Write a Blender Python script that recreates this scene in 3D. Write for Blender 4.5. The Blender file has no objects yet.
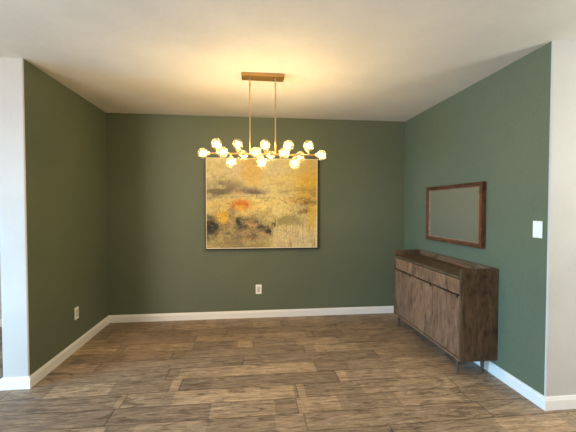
import bpy, bmesh, math, random
import numpy as np
from mathutils import Vector, Matrix

random.seed(4)
C = bpy.context.scene.collection
PI = math.pi
H = 2.44                      # ceiling height
XL, XR = -1.804, 1.804        # green side walls
YL, YR = -1.449, -2.123       # front ends of the left and right walls

# ------------------------------------------------------------------ helpers
def obj(name, bm, mats, parent=None, smooth=False, bevel=0.0, segs=2):
    me = bpy.data.meshes.new(name)
    bm.normal_update()
    bm.to_mesh(me); bm.free()
    o = bpy.data.objects.new(name, me)
    C.objects.link(o)
    for m in (mats if isinstance(mats, (list, tuple)) else [mats]):
        me.materials.append(m)
    if smooth:
        for p in me.polygons: p.use_smooth = True
    if bevel:
        b = o.modifiers.new('bevel', 'BEVEL'); b.width = bevel; b.segments = segs
        b.limit_method = 'ANGLE'; b.angle_limit = math.radians(40)
    if parent is not None: o.parent = parent
    return o

def box(bm, x0, x1, y0, y1, z0, z1, mi=0):
    v = [bm.verts.new((x, y, z)) for z in (z0, z1) for y in (y0, y1) for x in (x0, x1)]
    for f in ((0,2,3,1), (4,5,7,6), (0,1,5,4), (2,6,7,3), (0,4,6,2), (1,3,7,5)):
        bm.faces.new([v[i] for i in f]).material_index = mi
    return v

def nbox(*a):
    bm = bmesh.new(); box(bm, *a); return bm

def tube(bm, p0, p1, r0, r1=None, n=16, caps=True):
    r1 = r0 if r1 is None else r1
    p0, p1 = Vector(p0), Vector(p1)
    q = (p1-p0).to_track_quat('Z', 'Y')
    ra, rb = [], []
    for i in range(n):
        d = q @ Vector((math.cos(2*PI*i/n), math.sin(2*PI*i/n), 0))
        ra.append(bm.verts.new(p0+d*r0)); rb.append(bm.verts.new(p1+d*r1))
    for i in range(n):
        j = (i+1) % n
        bm.faces.new((ra[i], ra[j], rb[j], rb[i]))
    if caps:
        bm.faces.new(ra[::-1]); bm.faces.new(rb)

def lathe(bm, prof, M=None, n=24):
    """prof: (r, z) pairs, bottom to top, about Z; M places it"""
    M = M or Matrix()
    rings = []
    for r, z in prof:
        if r < 1e-6: rings.append([bm.verts.new(M @ Vector((0, 0, z)))])
        else: rings.append([bm.verts.new(M @ Vector((r*math.cos(2*PI*i/n), r*math.sin(2*PI*i/n), z))) for i in range(n)])
    for a, b in zip(rings, rings[1:]):
        for i in range(n):
            j = (i+1) % n
            if len(a) == 1 and len(b) == 1: continue
            if len(a) == 1: bm.faces.new((a[0], b[j], b[i]))
            elif len(b) == 1: bm.faces.new((a[i], a[j], b[0]))
            else: bm.faces.new((a[i], a[j], b[j], b[i]))

def prism(bm, pts, z0, z1, mats=None, capm=0):
    """pts counter-clockwise in XY; mats: material index for each edge"""
    a = [bm.verts.new((x, y, z0)) for x, y in pts]
    b = [bm.verts.new((x, y, z1)) for x, y in pts]
    n = len(pts)
    for i in range(n):
        j = (i+1) % n
        bm.faces.new((a[i], a[j], b[j], b[i])).material_index = mats[i] if mats else 0
    bm.faces.new(a[::-1]).material_index = capm
    bm.faces.new(b).material_index = capm

def empty(name, loc, label, cat, rotz=0.0, group=None):
    o = bpy.data.objects.new(name, None); C.objects.link(o)
    o.empty_display_size = 0.1
    o.location = loc; o.rotation_euler = (0, 0, rotz)
    o['label'] = label; o['category'] = cat
    if group: o['group'] = group
    return o

def struct(o, label=None, cat=None):
    o['kind'] = 'structure'
    if label: o['label'] = label
    if cat: o['category'] = cat
    return o

# ------------------------------------------------------------------ materials
class NT:
    def __init__(s, name):
        s.m = bpy.data.materials.new(name); s.m.use_nodes = True
        s.t = s.m.node_tree; s.t.nodes.clear()
        s.out = s.n('ShaderNodeOutputMaterial')
    def n(s, typ, ins=None, **kw):
        nd = s.t.nodes.new(typ)
        for k, v in kw.items(): setattr(nd, k, v)
        for k, v in (ins or {}).items(): s.set(nd, k, v)
        return nd
    def set(s, nd, k, v):
        if isinstance(v, bpy.types.NodeSocket): s.t.links.new(v, nd.inputs[k])
        elif isinstance(v, bpy.types.Node): s.t.links.new(v.outputs[0], nd.inputs[k])
        else: nd.inputs[k].default_value = v
    def math(s, op, a, b=0.0, c=None):
        d = {0: a, 1: b}
        if c is not None: d[2] = c
        return s.n('ShaderNodeMath', d, operation=op).outputs[0]
    def mix(s, f, a, b, blend='MIX'):
        nd = s.n('ShaderNodeMix', data_type='RGBA', blend_type=blend)
        s.set(nd, 0, f); s.set(nd, 6, a); s.set(nd, 7, b)
        return nd.outputs[2]
    def ramp(s, f, stops, interp='LINEAR'):
        nd = s.n('ShaderNodeValToRGB'); s.set(nd, 0, f)
        cr = nd.color_ramp; cr.interpolation = interp
        while len(cr.elements) < len(stops): cr.elements.new(0.5)
        for e, (p, c) in zip(cr.elements, stops):
            e.position = p; e.color = (*c, 1) if len(c) == 3 else c
        return nd.outputs[0]
    def noise(s, vec, scale, detail=4, rough=0.55, dist=0.0):
        return s.n('ShaderNodeTexNoise', {'Vector': vec, 'Scale': scale, 'Detail': detail, 'Roughness': rough, 'Distortion': dist}).outputs[0]
    def bsdf(s, col, rough=0.6, metal=0.0, bump=None, bstr=0.2, bdist=0.01, spec=0.5):
        p = s.n('ShaderNodeBsdfPrincipled', {'Base Color': col, 'Roughness': rough, 'Metallic': metal, 'Specular IOR Level': spec})
        if bump is not None:
            b = s.n('ShaderNodeBump', {'Height': bump, 'Strength': bstr, 'Distance': bdist})
            s.set(p, 'Normal', b)
        s.t.links.new(p.outputs[0], s.out.inputs[0])
        return s.m

def c4(r, g, b): return (r, g, b, 1)
def srgb(r, g, b):
    f = lambda v: (v/255/12.92) if v/255 <= 0.04045 else ((v/255+0.055)/1.055)**2.4
    return (f(r), f(g), f(b))

def paint(name, col, tex=220, bstr=0.18, rough=0.55, var=0.06, spec=0.35):
    k = NT(name)
    tc = k.n('ShaderNodeNewGeometry').outputs['Position']
    n1 = k.noise(tc, 2.2, 3)
    n2 = k.noise(tc, tex, 3, 0.6)
    n3 = k.noise(tc, tex*0.3, 2, 0.5)
    lo = tuple(c*(1-var) for c in col); hi = tuple(min(1, c*(1+var)) for c in col)
    base = k.ramp(n1, [(0.3, lo), (0.7, hi)])
    base = k.mix(k.math('MULTIPLY', n3, 0.25), base, c4(*[min(1, c*1.25) for c in col]))
    n4 = k.noise(tc, 55, 3, 0.7)
    base = k.mix(1.0 if var > 0.04 and col[0] < 0.4 else 0.15, base, k.ramp(n4, [(0.3, (0.93, 0.93, 0.93)), (0.7, (1.06, 1.06, 1.06))]), 'MULTIPLY')
    h = k.math('ADD', n2, n3)
    return k.bsdf(base, rough, bump=h, bstr=bstr, bdist=0.002, spec=spec)

M_GREEN = paint('green wall paint', (0.130, 0.155, 0.100), tex=140, bstr=0.35, rough=0.5, var=0.05)
M_WHITE = paint('white wall paint', (0.56, 0.55, 0.535), tex=140, bstr=0.12)
M_CEIL = paint('ceiling paint', (0.74, 0.72, 0.68), tex=60, bstr=0.4, rough=0.8)
M_TRIM = paint('white gloss trim paint', (0.87, 0.86, 0.84), tex=40, bstr=0.02, rough=0.35, var=0.01)
M_PLATE = paint('white plastic', (0.95, 0.94, 0.91), tex=40, bstr=0.01, rough=0.3, var=0.01)
M_INSERT = paint('pale grey plastic', (0.66, 0.64, 0.60), tex=40, bstr=0.01, rough=0.3, var=0.01)
M_SLOT = paint('dark slot', (0.03, 0.03, 0.03), tex=40, bstr=0.01, var=0.01)

def floor_material():
    k = NT('brown plank floor')
    pos = k.n('ShaderNodeNewGeometry').outputs['Position']
    sp = k.n('ShaderNodeSeparateXYZ', {0: pos})
    X, Y = sp.outputs[0], sp.outputs[1]
    PW, PL = 0.182, 1.22
    yr = k.math('DIVIDE', k.math('ADD', Y, 20.0), PW)
    row = k.math('FLOOR', yr)
    fy = k.math('FRACT', yr)
    roff = k.n('ShaderNodeTexWhiteNoise', {'W': k.math('ADD', row, 3.7)}, noise_dimensions='1D').outputs[0]
    xr = k.math('ADD', k.math('DIVIDE', k.math('ADD', X, 20.0), PL), roff)
    col = k.math('FLOOR', xr)
    fx = k.math('FRACT', xr)
    cid = k.n('ShaderNodeCombineXYZ', {0: row, 1: col, 2: 0.5})
    rnd = k.n('ShaderNodeTexWhiteNoise', {'Vector': cid}, noise_dimensions='3D')
    r1 = rnd.outputs[0]
    # inside each plank the print changes in patches: a second, shorter division
    xs = k.math('ADD', k.math('DIVIDE', k.math('ADD', X, 20.0), 0.43), k.math('MULTIPLY', r1, 7.3))
    sub = k.math('FLOOR', xs)
    sid = k.n('ShaderNodeCombineXYZ', {0: row, 1: sub, 2: 9.5})
    r2 = k.n('ShaderNodeTexWhiteNoise', {'Vector': sid}, noise_dimensions='3D').outputs[0]
    # grain, shifted plank by plank
    sh = k.n('ShaderNodeVectorMath', {0: rnd.outputs[1], 1: (13.0, 7.0, 5.0)}, operation='MULTIPLY')
    gp = k.n('ShaderNodeVectorMath', {0: pos, 1: sh.outputs[0]}, operation='ADD')
    gm = k.n('ShaderNodeMapping', {'Vector': gp.outputs[0], 'Scale': (3.0, 24.0, 1.0)})
    g1 = k.noise(gm.outputs[0], 1.5, 7, 0.72, 1.6)
    gm2 = k.n('ShaderNodeMapping', {'Vector': gp.outputs[0], 'Scale': (16.0, 110.0, 1.0)})
    g2 = k.noise(gm2.outputs[0], 1.5, 5, 0.75)
    gm3 = k.n('ShaderNodeMapping', {'Vector': gp.outputs[0], 'Scale': (1.6, 7.0, 1.0)})
    g3 = k.noise(gm3.outputs[0], 2.0, 6, 0.68, 1.5)
    base = k.ramp(g1, [(0.31, (0.145, 0.098, 0.064)), (0.44, (0.33, 0.236, 0.155)), (0.55, (0.44, 0.322, 0.215)), (0.71, (0.66, 0.50, 0.345))])
    tone = k.ramp(k.math('ADD', k.math('MULTIPLY', r1, 0.35), k.math('MULTIPLY', r2, 0.65)), [(0.2, (0.76, 0.74, 0.74)), (0.55, (0.98, 0.97, 0.96)), (0.9, (1.36, 1.32, 1.22))])
    base = k.mix(1.0, base, tone, 'MULTIPLY')
    # greyish weathered streaks and dark smudges
    sm = k.ramp(g3, [(0.35, (0.42, 0.40, 0.39)), (0.47, (0.95, 0.95, 0.95)), (0.70, (1.14, 1.13, 1.10))])
    base = k.mix(0.85, base, sm, 'MULTIPLY')
    fine = k.ramp(g2, [(0.32, (0.60, 0.60, 0.61)), (0.52, (1, 1, 1)), (0.7, (1.2, 1.18, 1.14))])
    base = k.mix(0.75, base, fine, 'MULTIPLY')
    # scattered knots
    km = k.n('ShaderNodeMapping', {'Vector': gp.outputs[0], 'Scale': (1.0, 2.2, 1.0)})
    vo = k.n('ShaderNodeTexVoronoi', {'Vector': km.outputs[0], 'Scale': 2.6})
    kn = k.ramp(vo.outputs['Distance'], [(0.0, (0.28, 0.25, 0.23)), (0.045, (0.55, 0.52, 0.5)), (0.10, (1, 1, 1))])
    base = k.mix(0.8, base, kn, 'MULTIPLY')
    # seams
    e1 = k.math('MINIMUM', fy, k.math('SUBTRACT', 1.0, fy))
    e2 = k.math('MULTIPLY', k.math('MINIMUM', fx, k.math('SUBTRACT', 1.0, fx)), PL/PW)
    ed = k.math('MINIMUM', e1, e2)
    seam = k.ramp(ed, [(0.0, (0.34, 0.32, 0.31)), (0.035, (1, 1, 1))])
    base = k.mix(0.9, base, seam, 'MULTIPLY')
    base = k.mix(1.0, base, c4(0.95, 0.955, 0.985), 'MULTIPLY')
    rg = k.math('ADD', k.math('MULTIPLY', g2, 0.25), 0.36)
    hh = k.math('ADD', k.math('MULTIPLY', g2, 0.3), k.math('MINIMUM', k.math('MULTIPLY', ed, 30.0), 1.0))
    return k.bsdf(base, rg, bump=hh, bstr=0.25, bdist=0.002, spec=0.4)
M_FLOOR = floor_material()

def wood(name, dark, mid, light, axis='Z', rough=0.55, scale=1.0, knots=True, contrast=1.0):
    k = NT(name)
    tc = k.n('ShaderNodeTexCoord').outputs['Object']
    inf = k.n('ShaderNodeObjectInfo').outputs['Random']
    off = k.n('ShaderNodeCombineXYZ', {0: k.math('MULTIPLY', inf, 17.0), 1: k.math('MULTIPLY', inf, 9.0), 2: k.math('MULTIPLY', inf, 23.0)})
    p = k.n('ShaderNodeVectorMath', {0: tc, 1: off.outputs[0]}, operation='ADD').outputs[0]
    def sc(a, b):
        v = [b*scale]*3; v['XYZ'.index(axis)] = a*scale
        return k.n('ShaderNodeMapping', {'Vector': p, 'Scale': tuple(v)}).outputs[0]
    g1 = k.noise(sc(5.0, 30), 1.0, 7, 0.70, 1.4)
    g2 = k.noise(sc(14, 150), 1.0, 4, 0.75)
    g3 = k.noise(sc(3.5, 9.0), 1.0, 5, 0.65, 1.5)
    base = k.ramp(g1, [(0.28, dark), (0.5, mid), (0.74, light)])
    sm = k.ramp(g3, [(0.32, (0.50, 0.48, 0.46)), (0.50, (0.95, 0.95, 0.95)), (0.7, (1.26, 1.23, 1.18))])
    base = k.mix(contrast, base, sm, 'MULTIPLY')
    fi = k.ramp(g2, [(0.3, (0.66, 0.64, 0.62)), (0.55, (1, 1, 1))])
    base = k.mix(0.7, base, fi, 'MULTIPLY')
    if knots:
        vo = k.n('ShaderNodeTexVoronoi', {'Vector': sc(2.0, 4.5), 'Scale': 1.3})
        kn = k.ramp(vo.outputs['Distance'], [(0.0, (0.3, 0.27, 0.25)), (0.06, (0.62, 0.6, 0.58)), (0.16, (1, 1, 1))])
        base = k.mix(0.8, base, kn, 'MULTIPLY')
    base = k.mix(1.0, base, k.ramp(k.math('FRACT', k.math('MULTIPLY', inf, 37.7)), [(0.0, (0.80, 0.79, 0.79)), (1.0, (1.14, 1.12, 1.09))]), 'MULTIPLY')
    return k.bsdf(base, rough, bump=g2, bstr=0.2, bdist=0.001, spec=0.3)

WD, WM, WL = (0.122, 0.058, 0.032), (0.275, 0.147, 0.084), (0.43, 0.255, 0.152)
M_DOOR = wood('weathered oak, upright grain', WD, WM, WL, 'Z')
M_SIDE_SHADED = wood('weathered oak end panel', (0.052, 0.030, 0.015), (0.105, 0.062, 0.033), (0.170, 0.105, 0.058), 'Z')  # same oak coloured darker, for the shade on the near end
M_TOP = wood('weathered oak worktop', (0.065, 0.043, 0.022), (0.128, 0.088, 0.045), (0.20, 0.14, 0.078), 'Y')
M_RIM = wood('reddish oak rim', (0.085, 0.048, 0.028), (0.180, 0.108, 0.064), (0.27, 0.170, 0.105), 'Y')
M_LEG = wood('dark leg wood', (0.05, 0.032, 0.022), (0.10, 0.066, 0.045), (0.15, 0.10, 0.07), 'Z', knots=False)
M_FRAME = wood('red brown frame wood', (0.040, 0.016, 0.008), (0.125, 0.048, 0.022), (0.25, 0.11, 0.052), 'Y', scale=1.6, knots=False)
M_FRAMEV = wood('red brown frame wood upright', (0.040, 0.016, 0.008), (0.125, 0.048, 0.022), (0.25, 0.11, 0.052), 'Z', scale=1.6, knots=False)
M_LIP = wood('worn pale frame edge', (0.16, 0.09, 0.06), (0.32, 0.20, 0.14), (0.45, 0.31, 0.23), 'Z', scale=2, knots=False)

def flat(name, col, rough=0.5, metal=0.0):
    k = NT(name)
    tc = k.n('ShaderNodeTexCoord').outputs['Object']
    n = k.noise(tc, 30, 3)
    base = k.ramp(n, [(0.3, tuple(c*0.92 for c in col)), (0.7, tuple(min(1, c*1.08) for c in col))])
    return k.bsdf(base, rough, metal)
M_DARK = flat('shadow gap', (0.02, 0.014, 0.01), 0.8)
M_BLACK = flat('dark floater frame', (0.022, 0.020, 0.014), 0.5)
M_GOLDLIP = flat('pale canvas edge', (0.92, 0.86, 0.66), 0.5)
M_BRONZE = flat('metal screw', (0.05, 0.04, 0.03), 0.4, 0.8)

def brass(name, col, rough=0.28):
    k = NT(name)
    tc = k.n('ShaderNodeTexCoord').outputs['Object']
    mp = k.n('ShaderNodeMapping', {'Vector': tc, 'Scale': (6, 60, 60)}).outputs[0]
    n = k.noise(mp, 1.0, 4)
    base = k.ramp(n, [(0.3, tuple(c*0.8 for c in col)), (0.7, col)])
    return k.bsdf(base, k.math('ADD', k.math('MULTIPLY', n, 0.15), rough-0.07), 1.0)
M_BRASS = brass('brushed gold metal', (0.80, 0.56, 0.24), 0.32)
M_CANOPY = brass('aged brass canopy', (0.52, 0.35, 0.15), 0.40)

def bulb_material(strength):
    k = NT('glowing bulb')
    e = k.n('ShaderNodeEmission', {'Color': c4(1.0, 0.66, 0.25), 'Strength': strength})
    k.t.links.new(e.outputs[0], k.out.inputs[0]); return k.m
def globe_material():
    k = NT('crackled clear glass')
    tc = k.n('ShaderNodeTexCoord').outputs['Object']
    vo = k.n('ShaderNodeTexVoronoi', {'Vector': tc, 'Scale': 120.0}, feature='DISTANCE_TO_EDGE')
    cr = k.ramp(vo.outputs['Distance'], [(0.0, (0.90, 0.88, 0.84)), (0.12, (0.98, 0.97, 0.95))])
    tr = k.n('ShaderNodeBsdfTransparent', {'Color': cr})
    gl = k.n('ShaderNodeBsdfGlossy', {'Color': c4(1, 0.97, 0.9), 'Roughness': 0.08})
    lw = k.n('ShaderNodeLayerWeight', {'Blend': 0.28})
    fac = k.math('MULTIPLY', lw.outputs['Facing'], 0.75)
    m1 = k.n('ShaderNodeMixShader', {0: fac, 1: tr, 2: gl})
    edge = k.ramp(lw.outputs['Facing'], [(0.30, (1.0, 0.95, 0.80)), (0.75, (0.88, 0.72, 0.48))])
    tl = k.n('ShaderNodeBsdfTranslucent', {'Color': edge})
    ft = k.math('ADD', k.math('MULTIPLY', k.math('POWER', lw.outputs['Facing'], 2.0), 0.05), 0.028)
    m2 = k.n('ShaderNodeMixShader', {0: ft, 1: m1, 2: tl})
    k.t.links.new(m2.outputs[0], k.out.inputs[0]); return k.m
M_BULB = bulb_material(205.0)
M_GLOBE = globe_material()

def mirror_material():
    k = NT('hazy mirror glass')
    tc = k.n('ShaderNodeTexCoord').outputs['Object']
    n = k.noise(tc, 6.0, 4)
    r = k.math('ADD', k.math('MULTIPLY', n, 0.05), 0.06)
    gl = k.n('ShaderNodeBsdfGlossy', {'Color': c4(0.90, 0.91, 0.91), 'Roughness': r})
    df = k.n('ShaderNodeBsdfDiffuse', {'Color': c4(0.42, 0.46, 0.37)})
    mx = k.n('ShaderNodeMixShader', {0: 0.09, 1: gl, 2: df})
    k.t.links.new(mx.outputs[0], k.out.inputs[0])
    return k.m
M_MIRROR = mirror_material()

# ------------------------------------------------------------------ the room
bm = bmesh.new(); box(bm, -5.2, 5.2, -7.5, 0.15, -0.1, 0.0)
struct(obj('floor', bm, M_FLOOR), 'brown wood plank floor', 'floor')
bm = bmesh.new(); box(bm, -5.2, 5.2, -7.5, 0.15, H, H+0.1)
struct(obj('ceiling', bm, M_CEIL), 'off white textured ceiling', 'ceiling')
struct(obj('wall_back', nbox(XL-0.09, XR+0.06, 0.0, 0.15, 0, H), M_GREEN), 'dark green back wall behind the painting', 'wall')
struct(obj('wall_back_left', nbox(-5.2, XL-0.09, 0.0, 0.15, 0, H), M_WHITE), 'pale wall of the adjoining room at far left', 'wall')
struct(obj('wall_far_left', nbox(-5.2, -5.05, -3.2, 0.0, 0, H), M_WHITE))

def arc(cx, cy, r, a0, a1, n=5):
    return [(cx+r*math.cos(a0+(a1-a0)*i/n), cy+r*math.sin(a0+(a1-a0)*i/n)) for i in range(n+1)]
R_ = 0.010
# left stub wall: green face to the alcove, white end and far face
pts = [(-1.987, 0.0)] + arc(-1.987+R_, YL+R_, R_, PI, 1.5*PI) + arc(XL-R_, YL+R_, R_, 1.5*PI, 2*PI) + [(XL, 0.0)]
mi = [1]*len(pts); mi[-2] = 0
bm = bmesh.new(); prism(bm, pts, 0, H, mi, 1)
struct(obj('wall_left', bm, [M_GREEN, M_WHITE]), 'green left wall ending in a white corner', 'wall')
pts = [(XR, 0.0)] + arc(XR+R_, YR+R_, R_, PI, 1.5*PI) + [(5.2, YR), (5.2, YR+0.15), (XR+0.15, YR+0.15), (XR+0.15, 0.0)]
mi = [1]*len(pts); mi[0] = 0
bm = bmesh.new(); prism(bm, pts, 0, H, mi, 1)
struct(obj('wall_right', bm, [M_GREEN, M_WHITE]), 'green right wall ending in a white return wall', 'wall')

# baseboards with a moulded top, mitred at the corners
BT = 0.015
prof = [(0.0005, 0.0), (BT, 0.0), (BT, 0.066), (BT-0.003, 0.071), (BT-0.005, 0.078), (BT-0.009, 0.0865), (0.0005, 0.088)]
path = [(-1.987, 0.0), (-1.987, YL), (XL, YL), (XL, 0.0), (XR, 0.0), (XR, YR), (5.2, YR)]
names = ['baseboard_hall', 'baseboard_front_left', 'baseboard_left', 'baseboard_back', 'baseboard_right', 'baseboard_front_right']
def mitre(i, d):
    p = Vector(path[i])
    ns = []
    for a, b in ((i-1, i), (i, i+1)):
        if a < 0 or b >= len(path): continue
        t = (Vector(path[b])-Vector(path[a])).normalized(); ns.append(Vector((t.y, -t.x)))
    if len(ns) == 1: return p+ns[0]*d
    m = (ns[0]+ns[1]); return p + m*(d/(1+ns[0].dot(ns[1])))
for i, nm in enumerate(names):
    bm = bmesh.new()
    ends = []
    for e in (i, i+1):
        ends.append([bm.verts.new((*mitre(e, d), z)) for d, z in prof])
    n = len(prof)
    for q in range(n):
        w = (q+1) % n
        bm.faces.new((ends[0][q], ends[0][w], ends[1][w], ends[1][q]))
    bm.faces.new(ends[0][::-1]); bm.faces.new(ends[1])
    bmesh.ops.recalc_face_normals(bm, faces=bm.faces)
    struct(obj(nm, bm, M_TRIM), 'white baseboard', 'baseboard')
bm = bmesh.new(); box(bm, -5.05, -1.989, -0.015, 0.0, 0.0, 0.085)
struct(obj('baseboard_back_left', bm, M_TRIM), 'white baseboard', 'baseboard')

# ------------------------------------------------------------------ wall plates
def outlet(loc, rotz, label):
    """built facing -Y at the origin, back on y=0"""
    t = empty('wall_outlet', loc, label, 'outlet', rotz, 'white wall outlets on the green walls')
    obj('cover_plate', nbox(-0.036, 0.036, -0.006, -0.0005, -0.058, 0.058), M_PLATE, t, bevel=0.0025)
    ins = obj('receptacle', nbox(-0.0175, 0.0175, -0.0085, -0.0055, -0.034, 0.034), M_INSERT, t, bevel=0.001)
    for zc in (-0.018, 0.018):
        for xo, hh in ((-0.0065, 0.0045), (0.0065, 0.0035)):
            obj('slot', nbox(xo-0.0011, xo+0.0011, -0.0088, -0.0080, zc-hh+0.003, zc+hh+0.003), M_SLOT, ins)
        bm = bmesh.new(); tube(bm, (0, -0.0080, zc-0.007), (0, -0.0088, zc-0.007), 0.0022, n=10)
        obj('ground_hole', bm, M_SLOT, ins)
    return t
outlet((-0.055, 0, 0.348), 0, 'white outlet on the green back wall below the painting')
outlet((XL, -0.744, 0.345), PI/2, 'white outlet low on the green left wall')

t = empty('light_switch', (XR, -2.038, 1.203), 'white rocker light switch on the green right wall near its white corner', 'light switch', -PI/2)
obj('cover_plate', nbox(-0.0385, 0.0385, -0.006, -0.0005, -0.058, 0.058), M_PLATE, t, bevel=0.0025)
bm = bmesh.new()
v = box(bm, -0.0165, 0.0165, -0.0085, -0.0055, -0.033, 0.033)
for q in v:
    if q.co.y < -0.008 and q.co.z > 0: q.co.y -= 0.003
obj('rocker', bm, M_PLATE, t, bevel=0.0015)
for zc in (-0.048, 0.048):
    bm = bmesh.new(); tube(bm, (0, -0.0058, zc), (0, -0.0072, zc), 0.003, n=12)
    obj('screw', bm, M_INSERT, t)

# ------------------------------------------------------------------ painting
PX0, PX1, PZ0, PZ1, PD = -0.684, 0.674, 0.848, 1.948, 0.040
def vnoise(x, y, seed):
    r = np.random.RandomState(seed); T = r.rand(97, 97)
    xi = np.floor(x).astype(int); yi = np.floor(y).astype(int)
    fx = x-xi; fy = y-yi; fx = fx*fx*(3-2*fx); fy = fy*fy*(3-2*fy)
    g = lambda a, b: T[(yi+b) % 97, (xi+a) % 97]
    return (g(0,0)*(1-fx)+g(1,0)*fx)*(1-fy)+(g(0,1)*(1-fx)+g(1,1)*fx)*fy
def fbm(u, v, su, sv, seed, oct=5, gain=0.55):
    s = 0; a = 1; tot = 0
    for o in range(oct):
        s = s+a*vnoise(u*su*2**o+3.1*o, v*sv*2**o+1.7*o, seed+o); tot += a; a *= gain
    return s/tot
def sst(x, a, b):
    t_ = np.clip((x-a)/(b-a), 0, 1); return t_*t_*(3-2*t_)
def paint_canvas(NU=300, NV=244):
    u, v = np.meshgrid(np.linspace(0, 1, NU), np.linspace(0, 1, NV))     # v runs down
    S = lambda r, g, b: np.array(srgb(r, g, b))
    img = np.zeros((NV, NU, 3)) + S(212, 196, 150)
    wu = (fbm(u, v, 6, 6, 11)-0.5)*0.10; wv = (fbm(u, v, 6, 6, 23)-0.5)*0.10
    U, V = u+wu, v+wv
    def lay(col, a):
        nonlocal img
        a = np.clip(a, 0, 1)[..., None]; img = img*(1-a)+S(*col)*a
    def blob(cu, cv, ru, rv, soft=0.6):
        d = np.sqrt(((U-cu)/ru)**2+((V-cv)/rv)**2); return 1-sst(d, 1-soft, 1+soft*0.6)
    n1 = fbm(u, v, 5, 7, 1); n2 = fbm(u, v, 14, 22, 2); n3 = fbm(u, v, 40, 40, 3, 3); n4 = fbm(u, v, 9, 34, 4); n5 = fbm(u, v, 60, 6, 5, 3)
    lay((228, 216, 174), sst(n1, 0.45, 0.75)*0.6)
    lay((192, 172, 128), sst(n2, 0.50, 0.75)*0.5)
    # gold passages of the sky
    lay((212, 174, 104), blob(0.41, 0.10, 0.10, 0.26)*0.8)
    lay((214, 182, 108), sst(U, 0.62, 1.0)*(1-sst(V, 0.42, 0.52))*0.95)
    lay((214, 172, 66), blob(0.93, 0.30, 0.16, 0.17)*0.85)
    lay((222, 192, 130), blob(0.68, 0.26, 0.16, 0.10)*0.5)
    lay((208, 186, 172), blob(0.23, 0.13, 0.10, 0.10)*0.55)
    lay((202, 184, 168), blob(0.60, 0.10, 0.08, 0.10)*0.35)
    # smoky band
    lay((142, 130, 110), blob(0.10, 0.34, 0.22, 0.11)*(0.35+0.9*sst(n2, 0.4, 0.65)))
    lay((116, 106, 92), blob(0.12, 0.395, 0.22, 0.045)*(0.3+0.9*sst(n4, 0.4, 0.65)))
    lay((134, 120, 118), blob(0.38, 0.375, 0.17, 0.045)*0.85)
    lay((112, 98, 96), blob(0.41, 0.385, 0.10, 0.022)*0.7)
    lay((202, 168, 138), blob(0.26, 0.395, 0.05, 0.04)*0.6)
    # bright strip below the horizon
    lay((226, 204, 142), blob(0.52, 0.52, 0.28, 0.09)*0.85)
    lay((218, 192, 122), blob(0.09, 0.50, 0.12, 0.05)*0.7)
    lay((158, 132, 90), sst(U, 0.40, 0.62)*(sst(V, 0.27, 0.36)*(1-sst(V, 0.44, 0.50)))*(sst(n4, 0.42, 0.66))*0.8)
    lay((140, 112, 68), sst(U, 0.74, 0.88)*sst(V, 0.40, 0.46)*(1-sst(V, 0.60, 0.68))*(0.15+0.85*sst(n2, 0.38, 0.6)))
    lay((214, 164, 84), blob(0.80, 0.47, 0.10, 0.05)*0.6)
    lay((196, 166, 110), blob(0.62, 0.62, 0.20, 0.08)*sst(n2, 0.4, 0.62)*0.8)
    # lower ground
    low = sst(V, 0.60, 0.74)
    lay((176, 158, 116), low*(1-sst(U, 0.48, 0.66))*0.85)
    lay((138, 126, 104), low*(1-sst(U, 0.46, 0.62))*sst(n2, 0.44, 0.62)*0.9)
    lay((206, 174, 110), low*(1-sst(U, 0.5, 0.64))*sst(n3, 0.52, 0.7)*0.8)
    lay((172, 138, 128), low*(1-sst(U, 0.5, 0.64))*sst(n4, 0.55, 0.7)*0.6)
    lay((92, 90, 88), low*(1-sst(U, 0.5, 0.64))*(1-sst(V, 0.84, 0.95))*sst(fbm(u, v, 18, 18, 40), 0.55, 0.68)*0.9)
    lay((222, 202, 164), sst(V, 0.66, 0.8)*sst(U, 0.56, 0.72)*0.85)
    lay((200, 168, 140), sst(V, 0.72, 0.85)*sst(U, 0.56, 0.72)*sst(n5, 0.5, 0.65)*0.8)
    lay((168, 138, 92), sst(V, 0.60, 0.8)*sst(U, 0.60, 0.76)*sst(fbm(u, v, 90, 5, 60, 2), 0.60, 0.72)*0.7)
    lay((218, 182, 84), blob(0.95, 0.66, 0.05, 0.16)*0.9)
    # grey olive hill
    d = V-(0.62+((U-0.76)/0.16)**2*0.10)
    lay((152, 136, 92), sst(d, -0.01, 0.02)*(1-sst(d, 0.08, 0.13))*blob(0.74, 0.68, 0.15, 0.12)*0.85)
    # rusty red and orange blooms
    lay((206, 172, 108), blob(0.24, 0.60, 0.20, 0.12)*0.5)
    lay((210, 132, 52), blob(0.29, 0.53, 0.12, 0.075)*sst(n2, 0.36, 0.52)*0.95)
    lay((202, 112, 46), blob(0.28, 0.535, 0.07, 0.045)*sst(n3, 0.42, 0.58)*0.9)
    lay((228, 172, 62), blob(0.29, 0.575, 0.05, 0.03)*0.7)
    lay((216, 168, 66), blob(0.155, 0.635, 0.085, 0.06)*sst(n2, 0.34, 0.52)*0.95)
    lay((226, 188, 86), blob(0.13, 0.66, 0.05, 0.03)*0.8)
    lay((214, 174, 128), blob(0.39, 0.76, 0.05, 0.045)*0.8)
    # dark accents
    lay((58, 60, 62), blob(0.03, 0.74, 0.065, 0.13)*(0.25+0.75*sst(n2, 0.36, 0.52)))
    lay((38, 40, 44), blob(0.05, 0.75, 0.045, 0.045)*0.85)
    lay((66, 70, 78), blob(0.30, 0.73, 0.065, 0.07)*(0.25+0.8*sst(n3, 0.38, 0.58)))
    lay((40, 42, 46), blob(0.285, 0.70, 0.022, 0.035)*0.85)
    lay((112, 112, 116), blob(0.22, 0.62, 0.04, 0.06)*0.6)
    lay((84, 84, 76), blob(0.52, 0.78, 0.085, 0.05)*(0.2+0.8*sst(n3, 0.36, 0.56)))
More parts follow.
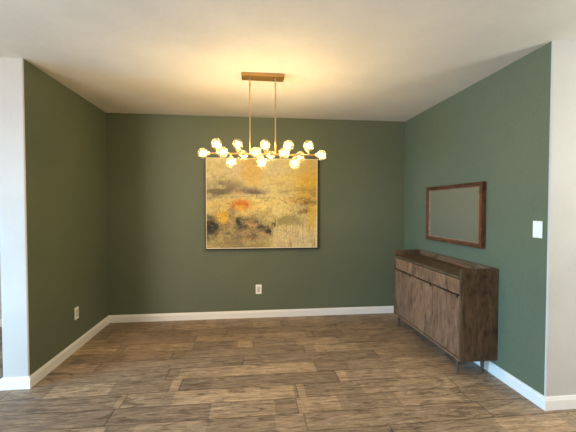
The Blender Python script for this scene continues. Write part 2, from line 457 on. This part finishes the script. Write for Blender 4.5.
    lay((44, 38, 34), blob(0.555, 0.825, 0.026, 0.028)*0.95)
    lay((60, 46, 34), blob(0.615, 0.735, 0.018, 0.03)*0.85)
    lay((110, 86, 60), blob(0.40, 0.88, 0.03, 0.04)*0.6)
    # scribbled lines
    def line(pts_, w, col, a=0.8):
        m = np.zeros_like(u)
        for (a0, b0), (a1, b1) in zip(pts_, pts_[1:]):
            dx, dy = a1-a0, b1-b0; L = dx*dx+dy*dy
            t_ = np.clip(((u+wu*0.15-a0)*dx+(v+wv*0.15-b0)*dy)/L, 0, 1)
            dd = np.hypot(u+wu*0.15-a0-t_*dx, v+wv*0.15-b0-t_*dy)
            m = np.maximum(m, 1-sst(dd, w*0.5, w*1.3))
        lay(col, m*a*(0.5+0.5*sst(n3, 0.35, 0.6)))
    line([(0.0, 0.44), (0.2, 0.43), (0.45, 0.425), (0.62, 0.44)], 0.004, (120, 98, 66), 0.6)
    line([(0.60, 0.435), (0.68, 0.47), (0.76, 0.53)], 0.005, (92, 68, 34), 0.8)
    line([(0.50, 0.31), (0.58, 0.285), (0.70, 0.27)], 0.004, (120, 98, 66), 0.6)
    line([(0.62, 0.80), (0.80, 0.83)], 0.004, (104, 82, 54), 0.7)
    line([(0.82, 0.80), (0.83, 0.97)], 0.004, (140, 110, 76), 0.6)
    line([(0.93, 0.55), (0.935, 0.95)], 0.004, (190, 136, 50), 0.7)
    line([(0.60, 0.72), (0.58, 0.95)], 0.004, (110, 88, 58), 0.6)
    line([(0.90, 0.47), (0.91, 0.60)], 0.005, (90, 66, 38), 0.7)
    lay((120, 106, 78), low*(1-sst(U, 0.46, 0.62))*sst(n3, 0.50, 0.62)*0.55)
    line([(0.44, 0.77), (0.56, 0.77)], 0.005, (50, 48, 46), 0.8)
    rr = np.random.RandomState(7)
    for q in range(16):
        a0, b0 = rr.uniform(0.03, 0.33), rr.uniform(0.08, 0.38)
        line([(a0, b0), (a0+rr.uniform(0.02, 0.07), b0-rr.uniform(0.01, 0.06))], 0.003, (128, 108, 82), 0.55)
    for q in range(22):
        a0, b0 = rr.uniform(0.42, 0.95), rr.uniform(0.40, 0.66)
        line([(a0, b0), (a0+rr.uniform(0.02, 0.10), b0+rr.uniform(-0.03, 0.03))], 0.003, (140, 110, 66), 0.5)
    for q in range(30):
        a0, b0 = rr.uniform(0.02, 0.55), rr.uniform(0.66, 0.96)
        cc = [(70, 62, 52), (196, 170, 120), (140, 110, 90), (120, 126, 124), (206, 150, 90)][q % 5]
        line([(a0, b0), (a0+rr.uniform(-0.03, 0.05), b0+rr.uniform(-0.03, 0.03))], 0.006, cc, 0.7)
    # short dabs of the brush and knife, loose in the sky and dense in the ground
    dx_, dy_ = np.meshgrid(np.arange(-12, 13), np.arange(-12, 13))
    for q in range(5200):
        a0 = rr.uniform(0, 1); b0 = rr.uniform(0, 1)
        ground = b0 > 0.42
        if not ground and rr.rand() < 0.55: continue
        i, j = int(b0*(NV-1)), int(a0*(NU-1))
        if not (12 <= i < NV-13 and 12 <= j < NU-13): continue
        th = rr.normal(0, 0.5) if rr.rand() < 0.65 else PI/2+rr.normal(0, 0.3)
        if a0 > 0.55 and b0 > 0.68: th = PI/2+rr.normal(0, 0.2)
        ln = rr.uniform(1.5, 6.0); wd_ = rr.uniform(0.6, 1.7)
        e = ((dx_*math.cos(th)+dy_*math.sin(th))/ln)**2+((-dx_*math.sin(th)+dy_*math.cos(th))/wd_)**2
        m = 1-sst(np.sqrt(e), 0.7, 1.15)
        left = ground and a0 < 0.58 and b0 > 0.50
        amp = 0.42 if left else (0.24 if ground else 0.13)
        src = img[min(NV-1, max(0, i+rr.randint(-7, 8))), min(NU-1, max(0, j+rr.randint(-7, 8)))]
        colr = src*math.exp(min(0.16, rr.normal(-0.03, amp)))*np.exp(rr.normal(0, 0.035, 3))
        a_ = (m*rr.uniform(0.35, 0.95))[..., None]
        win = img[i-12:i+13, j-12:j+13]
        win[...] = win*(1-a_)+colr*a_
    lay((34, 36, 40), blob(0.045, 0.745, 0.05, 0.07)*sst(n3, 0.34, 0.5)*0.8)
    lay((40, 42, 46), blob(0.285, 0.70, 0.026, 0.04)*sst(n3, 0.36, 0.5)*0.85)
    lay((54, 58, 66), blob(0.33, 0.745, 0.045, 0.03)*sst(n3, 0.38, 0.55)*0.75)
    lay((44, 38, 34), blob(0.555, 0.825, 0.028, 0.03)*0.8)
    lay((60, 60, 56), blob(0.50, 0.78, 0.06, 0.018)*0.7)
    lay((206, 108, 40), blob(0.255, 0.525, 0.05, 0.022)*sst(n3, 0.42, 0.5)*0.8)
    lay((226, 178, 80), blob(0.30, 0.56, 0.06, 0.035)*sst(n3, 0.44, 0.54)*0.8)
    lay((140, 122, 98), blob(0.12, 0.33, 0.18, 0.10)*sst(n3, 0.40, 0.6)*0.55)
    lay((206, 112, 44), blob(0.335, 0.50, 0.04, 0.035)*sst(n3, 0.42, 0.55)*0.8)
    lay((112, 102, 88), blob(0.10, 0.37, 0.19, 0.07)*sst(n2, 0.42, 0.60)*0.6)
    lay((104, 92, 92), blob(0.40, 0.385, 0.13, 0.022)*sst(n4, 0.36, 0.55)*0.6)
    lay((108, 84, 46), blob(0.86, 0.47, 0.13, 0.05)*sst(n3, 0.45, 0.6)*0.6)
    img = img*np.array([0.99, 1.03, 0.88])*(0.86+0.28*n3[..., None])*(0.93+0.14*vnoise(u*150, v*120, 77)[..., None])
    return np.clip(img, 0, 1)
def make_painting():
    t = empty('painting', (0, 0, PZ0), 'large abstract landscape painting in gold, grey and orange on the back wall', 'painting')
    NU, NV = 300, 244
    img = paint_canvas(NU, NV)
    xs = np.linspace(PX0+0.014, PX1-0.016, NU); zs = np.linspace(PZ1-0.014, PZ0+0.017, NV)-PZ0
    X, Z = np.meshgrid(xs, zs)
    relief = fbm(*np.meshgrid(np.linspace(0, 1, NU), np.linspace(0, 1, NV)), 50, 50, 90, 2)*0.0015
    co = np.stack([X, -PD+0.001-relief, Z], -1).reshape(-1, 3)
    a = np.arange(NV*NU).reshape(NV, NU)
    faces = np.stack([a[1:, :-1], a[1:, 1:], a[:-1, 1:], a[:-1, :-1]], -1).reshape(-1, 4)
    me = bpy.data.meshes.new('canvas')
    me.from_pydata(co.tolist(), [], faces.tolist())
    at = me.color_attributes.new('pigment', 'FLOAT_COLOR', 'POINT')
    at.data.foreach_set('color', np.concatenate([img.reshape(-1, 3), np.ones((NU*NV, 1))], 1).astype(np.float32).ravel())
    me.polygons.foreach_set('use_smooth', [True]*len(me.polygons)); me.update()
    k = NT('oil paint on canvas')
    ca = k.n('ShaderNodeVertexColor', layer_name='pigment')
    tc = k.n('ShaderNodeTexCoord').outputs['Object']
    br = k.noise(tc, 90, 4)
    col = k.mix(0.35, ca.outputs[0], k.ramp(br, [(0.3, (0.75, 0.74, 0.72)), (0.7, (1.12, 1.12, 1.12))]), 'MULTIPLY')
    me.materials.append(k.bsdf(col, 0.55, bump=br, bstr=0.15, bdist=0.002, spec=0.3))
    o = bpy.data.objects.new('canvas', me); C.objects.link(o); o.parent = t
    # stretched sides and back behind the painted face
    Hh = PZ1-PZ0
    obj('canvas_edge', nbox(PX0+0.008, PX1-0.008, -PD+0.0015, -0.004, 0.009, Hh-0.007), M_GOLDLIP, t)
    bm = bmesh.new()
    box(bm, PX0, PX0+0.007, -PD-0.001, -0.001, -0.008, Hh); box(bm, PX1-0.007, PX1+0.006, -PD-0.001, -0.001, -0.008, Hh)  # real frame, right and bottom bars widened to take in its dark shadow line
    box(bm, PX0+0.007, PX1-0.007, -PD-0.001, -0.001, -0.008, 0.008); box(bm, PX0+0.007, PX1-0.007, -PD-0.001, -0.001, Hh-0.006, Hh)
    obj('frame', bm, M_BLACK, t)
make_painting()

# ------------------------------------------------------------------ mirror on the right wall
def make_mirror():
    xw = XR-0.0005; xf = XR-0.046
    y0, y1 = -1.522, -0.618           # near, far
    z0, z1 = 1.006, 1.569
    t = empty('wall_mirror', (XR, (y0+y1)/2, z0), 'wide mirror in a rough red brown wooden frame above the sideboard', 'mirror')
    X = lambda x: x-XR
    yc = (y0+y1)/2; W = (y1-y0)/2; Hh = z1-z0; fw = 0.044
    # rails: mitred, with a raised outer edge
    def rail(a, b, inner_a, inner_b, m, nm):
        # a, b outer corners (y, z); inner corners
        bm = bmesh.new()
        A = [Vector(a), Vector(inner_a)]; B = [Vector(b), Vector(inner_b)]
        cs = [(0.0, -0.0005), (0.0, -0.046), (0.30, -0.046), (0.42, -0.040), (1.0, -0.036), (1.0, -0.0005)]
        ra = [bm.verts.new((d, *(A[0].lerp(A[1], s)))) for s, d in cs]
        rb = [bm.verts.new((d, *(B[0].lerp(B[1], s)))) for s, d in cs]
        n = len(cs)
        for i in range(n):
            j = (i+1) % n
            bm.faces.new((ra[i], ra[j], rb[j], rb[i]))
        bm.faces.new(ra[::-1]); bm.faces.new(rb)
        bmesh.ops.recalc_face_normals(bm, faces=bm.faces)
        return obj(nm, bm, m, t, bevel=0.0015)
    o_ = [(-W, 0), (W, 0), (W, Hh), (-W, Hh)]
    i_ = [(-W+fw, fw*0.85), (W-fw, fw*0.85), (W-fw, Hh-fw*0.85), (-W+fw, Hh-fw*0.85)]
    for q, m in ((0, M_FRAME), (1, M_FRAMEV), (2, M_FRAME), (3, M_FRAMEV)):
        rail(o_[q], o_[(q+1) % 4], i_[q], i_[(q+1) % 4], m, 'frame_rail')
    # worn pale inner lip
    l = 0.008
    bm = bmesh.new()
    ya, yb, za, zb = -W+fw, W-fw, fw*0.85, Hh-fw*0.85
    box(bm, -0.034, -0.018, ya, ya+l, za, zb); box(bm, -0.034, -0.018, yb-l, yb, za, zb)
    box(bm, -0.034, -0.018, ya+l, yb-l, za, za+l); box(bm, -0.034, -0.018, ya+l, yb-l, zb-l, zb)
    lp = obj('inner_lip', bm, M_LIP, t)
    lp['label'] = 'pale worn inner edge of the frame'
    obj('mirror_glass', nbox(-0.024, -0.014, ya+0.001, yb-0.001, za+0.001, zb-0.001), M_MIRROR, t)
make_mirror()

# ------------------------------------------------------------------ sideboard against the right wall
def make_sideboard():
    X0, X1 = 1.484, 1.801             # front, back
    Y0, Y1 = -1.680, -0.434           # near end, far end
    ZB, ZW, ZT = 0.132, 0.808, 0.866  # underside, worktop, rim
    t = empty('sideboard', (X0, Y0, 0), 'long low brown wooden sideboard with three doors and drawers under the mirror', 'sideboard')
    L = Y1-Y0; D = X1-X0; th = 0.020
    # local frame: x into the wall, y along its length away from the camera
    def part(name, a, m, bev=0.0012, parent=t):
        return obj(name, nbox(*a), m, parent, bevel=bev)
    e = part('side_panel', (0, D, 0, th, ZB, ZT), M_SIDE_SHADED)
    bm = bmesh.new(); tube(bm, (D*0.52, 0.0005, ZT-0.075), (D*0.52, -0.0015, ZT-0.075), 0.005, n=12)
    obj('screw', bm, M_BRONZE, e)
    part('side_panel', (0, D, L-th, L, ZB, ZT), M_RIM)
    part('back_panel', (D-0.018, D, th, L-th, ZB, ZT), M_RIM)
    part('worktop', (0.0, D-0.018, th, L-th, ZW-0.020, ZW), M_TOP)
    part('bottom_panel', (0.0, D-0.018, th, L-th, ZB, ZB+0.020), M_DOOR)
    # inner carcass behind the fronts, seen only through the gaps
    part('carcass', (0.022, D-0.019, th, L-th, ZB+0.020, ZW-0.020), M_DARK, 0)
    n = 3; bw = (L-2*th)/n; g = 0.007
    zs = 0.655
    for i in range(n):
        a, b = th+i*bw+g*0.6, th+(i+1)*bw-g*0.6
        dr = part('drawer_front', (0.002, 0.0215, a, b, zs+g, ZW-0.020-g), M_DOOR)
        do = part('door', (0.002, 0.0215, a, b, ZB+0.020+g, zs-g), M_DOOR)
        # edge pull let into the top of each door, toward the camera end
        fp = part('edge_pull', (-0.006, 0.0018, a+0.030, a+bw*0.68, zs-0.010, zs-0.004), M_RIM, 0.001, do)
        part('pull_notch', (-0.004, 0.0018, a+0.018, a+0.034, zs-0.024, zs-0.005), M_DARK, 0.0, do)
    # splayed tapered legs
    for yy, s in ((0.088, 0), (L-0.075, 1)):
        for xx in (0.037, D-0.068):
            bm = bmesh.new()
            tx = 0.010 if xx < D/2 else -0.004
            ty = -0.004 if s == 0 else 0.020
            tube(bm, (xx-tx*0.6, yy+ty, 0.0), (xx, yy, ZB), 0.010, 0.017, 14)
            obj('leg', bm, M_LEG, t, smooth=False)
make_sideboard()

# ------------------------------------------------------------------ chandelier
def make_chandelier():
    CY = -1.32; ZBAR = 1.793
    CX = -0.050
    t = empty('chandelier', (CX, CY, H), 'brushed gold linear chandelier with sixteen clear glass globes before the painting', 'chandelier')
    L = lambda x, y, z: (x-CX, y-CY, z-H)
    bm = bmesh.new(); box(bm, -0.175, 0.175, -0.060, 0.060, -0.026, -0.0005)
    obj('canopy', bm, M_CANOPY, t, bevel=0.003)
    for rx in (-0.157, 0.053):
        bm = bmesh.new(); tube(bm, L(rx, CY, ZBAR), L(rx, CY, H-0.026), 0.0055)
        r = obj('rod', bm, M_BRASS, t, smooth=False)
        bm = bmesh.new()
        lathe(bm, [(0, 0.0), (0.0085, 0.0), (0.0085, 0.022), (0, 0.022)], Matrix.Translation(L(rx, CY, H-0.085)), 14)
        obj('coupler', bm, M_BRASS, r)
        bm = bmesh.new()
        lathe(bm, [(0, 0.0), (0.013, 0.0), (0.011, 0.010), (0.0055, 0.014), (0, 0.014)][::-1] and [(0, -0.040), (0.006, -0.040), (0.012, -0.028), (0.012, -0.026), (0, -0.026)], Matrix.Translation(L(rx, CY, H)), 14)
        obj('collar', bm, M_CANOPY, r)
    bm = bmesh.new(); tube(bm, L(-0.520, CY, ZBAR), L(0.426, CY, ZBAR), 0.0065)
    obj('bar', bm, M_BRASS, t)
    GR = 0.0435; AL = 0.078
    spots = [(-0.520, (-1, 0, 0), 0.018), (0.426, (1, 0, 0), 0.018)]
    spots += [(x, (0, 0, 1), AL) for x in (-0.428, -0.258, -0.031, 0.163, 0.333)]
    spots += [(x, (0, 0, -1), AL-0.006) for x in (-0.313, -0.058, 0.217)]
    spots += [(x, (0, -1, 0), AL) for x in (-0.377, -0.113, 0.118)]
    spots += [(x, (0, 1, 0), AL) for x in (-0.212, 0.017, 0.275)]
    proto = None
    for x, d, ln in spots:
        d = Vector(d)
        base = Vector(L(x, CY, ZBAR))
        q = d.to_track_quat('Z', 'X').to_matrix().to_4x4()
        M = Matrix.Translation(base+d*ln) @ q       # globe centre, +Z away from the bar
        if proto is None:
            bm = bmesh.new()
            gp = [(GR*math.sin(PI*i/20), -GR*math.cos(PI*i/20)) for i in range(2, 21)]
            gp[-1] = (0, GR)
            lathe(bm, gp, None, 32)
            g = obj('globe', bm, M_GLOBE, t, smooth=True)
            bm = bmesh.new()
            br = 0.0155
            lathe(bm, [(0, -0.022), (0.008, -0.022), (0.014, -0.012), (br, 0.0), (br*0.95, 0.008), (br*0.7, 0.016), (0, 0.020)], None, 16)
            b = obj('bulb', bm, M_BULB, g, smooth=True)
            bm = bmesh.new()
            lathe(bm, [(0, -GR-0.010), (0.009, -GR-0.010), (0.0165, -GR-0.002), (0.0165, -GR+0.004), (0.010, -0.026), (0.0075, -0.0225), (0, -0.0225)], None, 16)
            s = obj('socket', bm, M_BRASS, g, smooth=False)
            proto = (g, b, s)
        else:
            g = proto[0].copy(); C.objects.link(g)
            for ch in proto[1:]:
                c = ch.copy(); C.objects.link(c); c.parent = g
        g.parent = t
        g.matrix_local = M
        a = ln-GR-0.004
        if a > 0.004:
            bm = bmesh.new(); tube(bm, base+d*0.004, base+d*a, 0.0045, n=12)
            obj('arm', bm, M_BRASS, t)
make_chandelier()

# ------------------------------------------------------------------ light
w = bpy.data.worlds.new('soft daylight'); bpy.context.scene.world = w
w.use_nodes = True
bg = w.node_tree.nodes['Background']
bg.inputs[0].default_value = (1.0, 0.93, 0.84, 1); bg.inputs[1].default_value = 0.06

def area(name, loc, target, sx, sy, col, power):
    l = bpy.data.lights.new(name, 'AREA'); l.shape = 'RECTANGLE'; l.size = sx; l.size_y = sy
    l.color = col; l.energy = power
    o = bpy.data.objects.new(name, l); C.objects.link(o)
    o.location = loc
    o.rotation_euler = (Vector(target)-Vector(loc)).to_track_quat('-Z', 'Y').to_euler()
    return o
def lamp(name, loc, col, power, rad=0.22):
    l = bpy.data.lights.new(name, 'POINT'); l.color = col; l.energy = power; l.shadow_soft_size = rad
    o = bpy.data.objects.new(name, l); C.objects.link(o); o.location = loc
    return o
wd = area('window_daylight', (-4.6, -3.0, 0.8), (1.8, -1.75, 0.10), 1.7, 1.4, (0.115, 0.585, 1.0), 62)
wd.data.spread = math.radians(80)
area('garden_door_daylight', (-3.6, -6.2, 1.0), (1.8, -1.4, 0.4), 1.8, 1.9, (1.0, 0.864, 0.78), 138)
lamp('right_room_lamp', (2.9, -3.5, 1.65), (0.98, 1.0, 0.86), 90)
lamp('left_room_fill', (-2.6, -3.7, 1.8), (1.0, 0.97, 0.84), 62)  # added fill to brighten ceiling and walls, no lamp known on this side

# ------------------------------------------------------------------ camera
cd = bpy.data.cameras.new('camera'); cam = bpy.data.objects.new('camera', cd); C.objects.link(cam)
cd.sensor_width = 36; cd.lens = 340.48/576*36; cd.clip_start = 0.05
r = Vector((0.993780768, -0.111352814, 0.000579307))
u = Vector((0.00239641, 0.02658767, 0.99964361))
f = Vector((0.11132853, 0.99342521, -0.02668916))
m = Matrix((r, u, -f)).transposed().to_4x4()
m.translation = Vector((-0.1594, -4.1636, 1.3564))
cam.matrix_world = m
bpy.context.scene.camera = cam
vs = bpy.context.scene.view_settings
vs.view_transform = 'Standard'; vs.look = 'None'; vs.exposure = 0.0; vs.gamma = 1.0
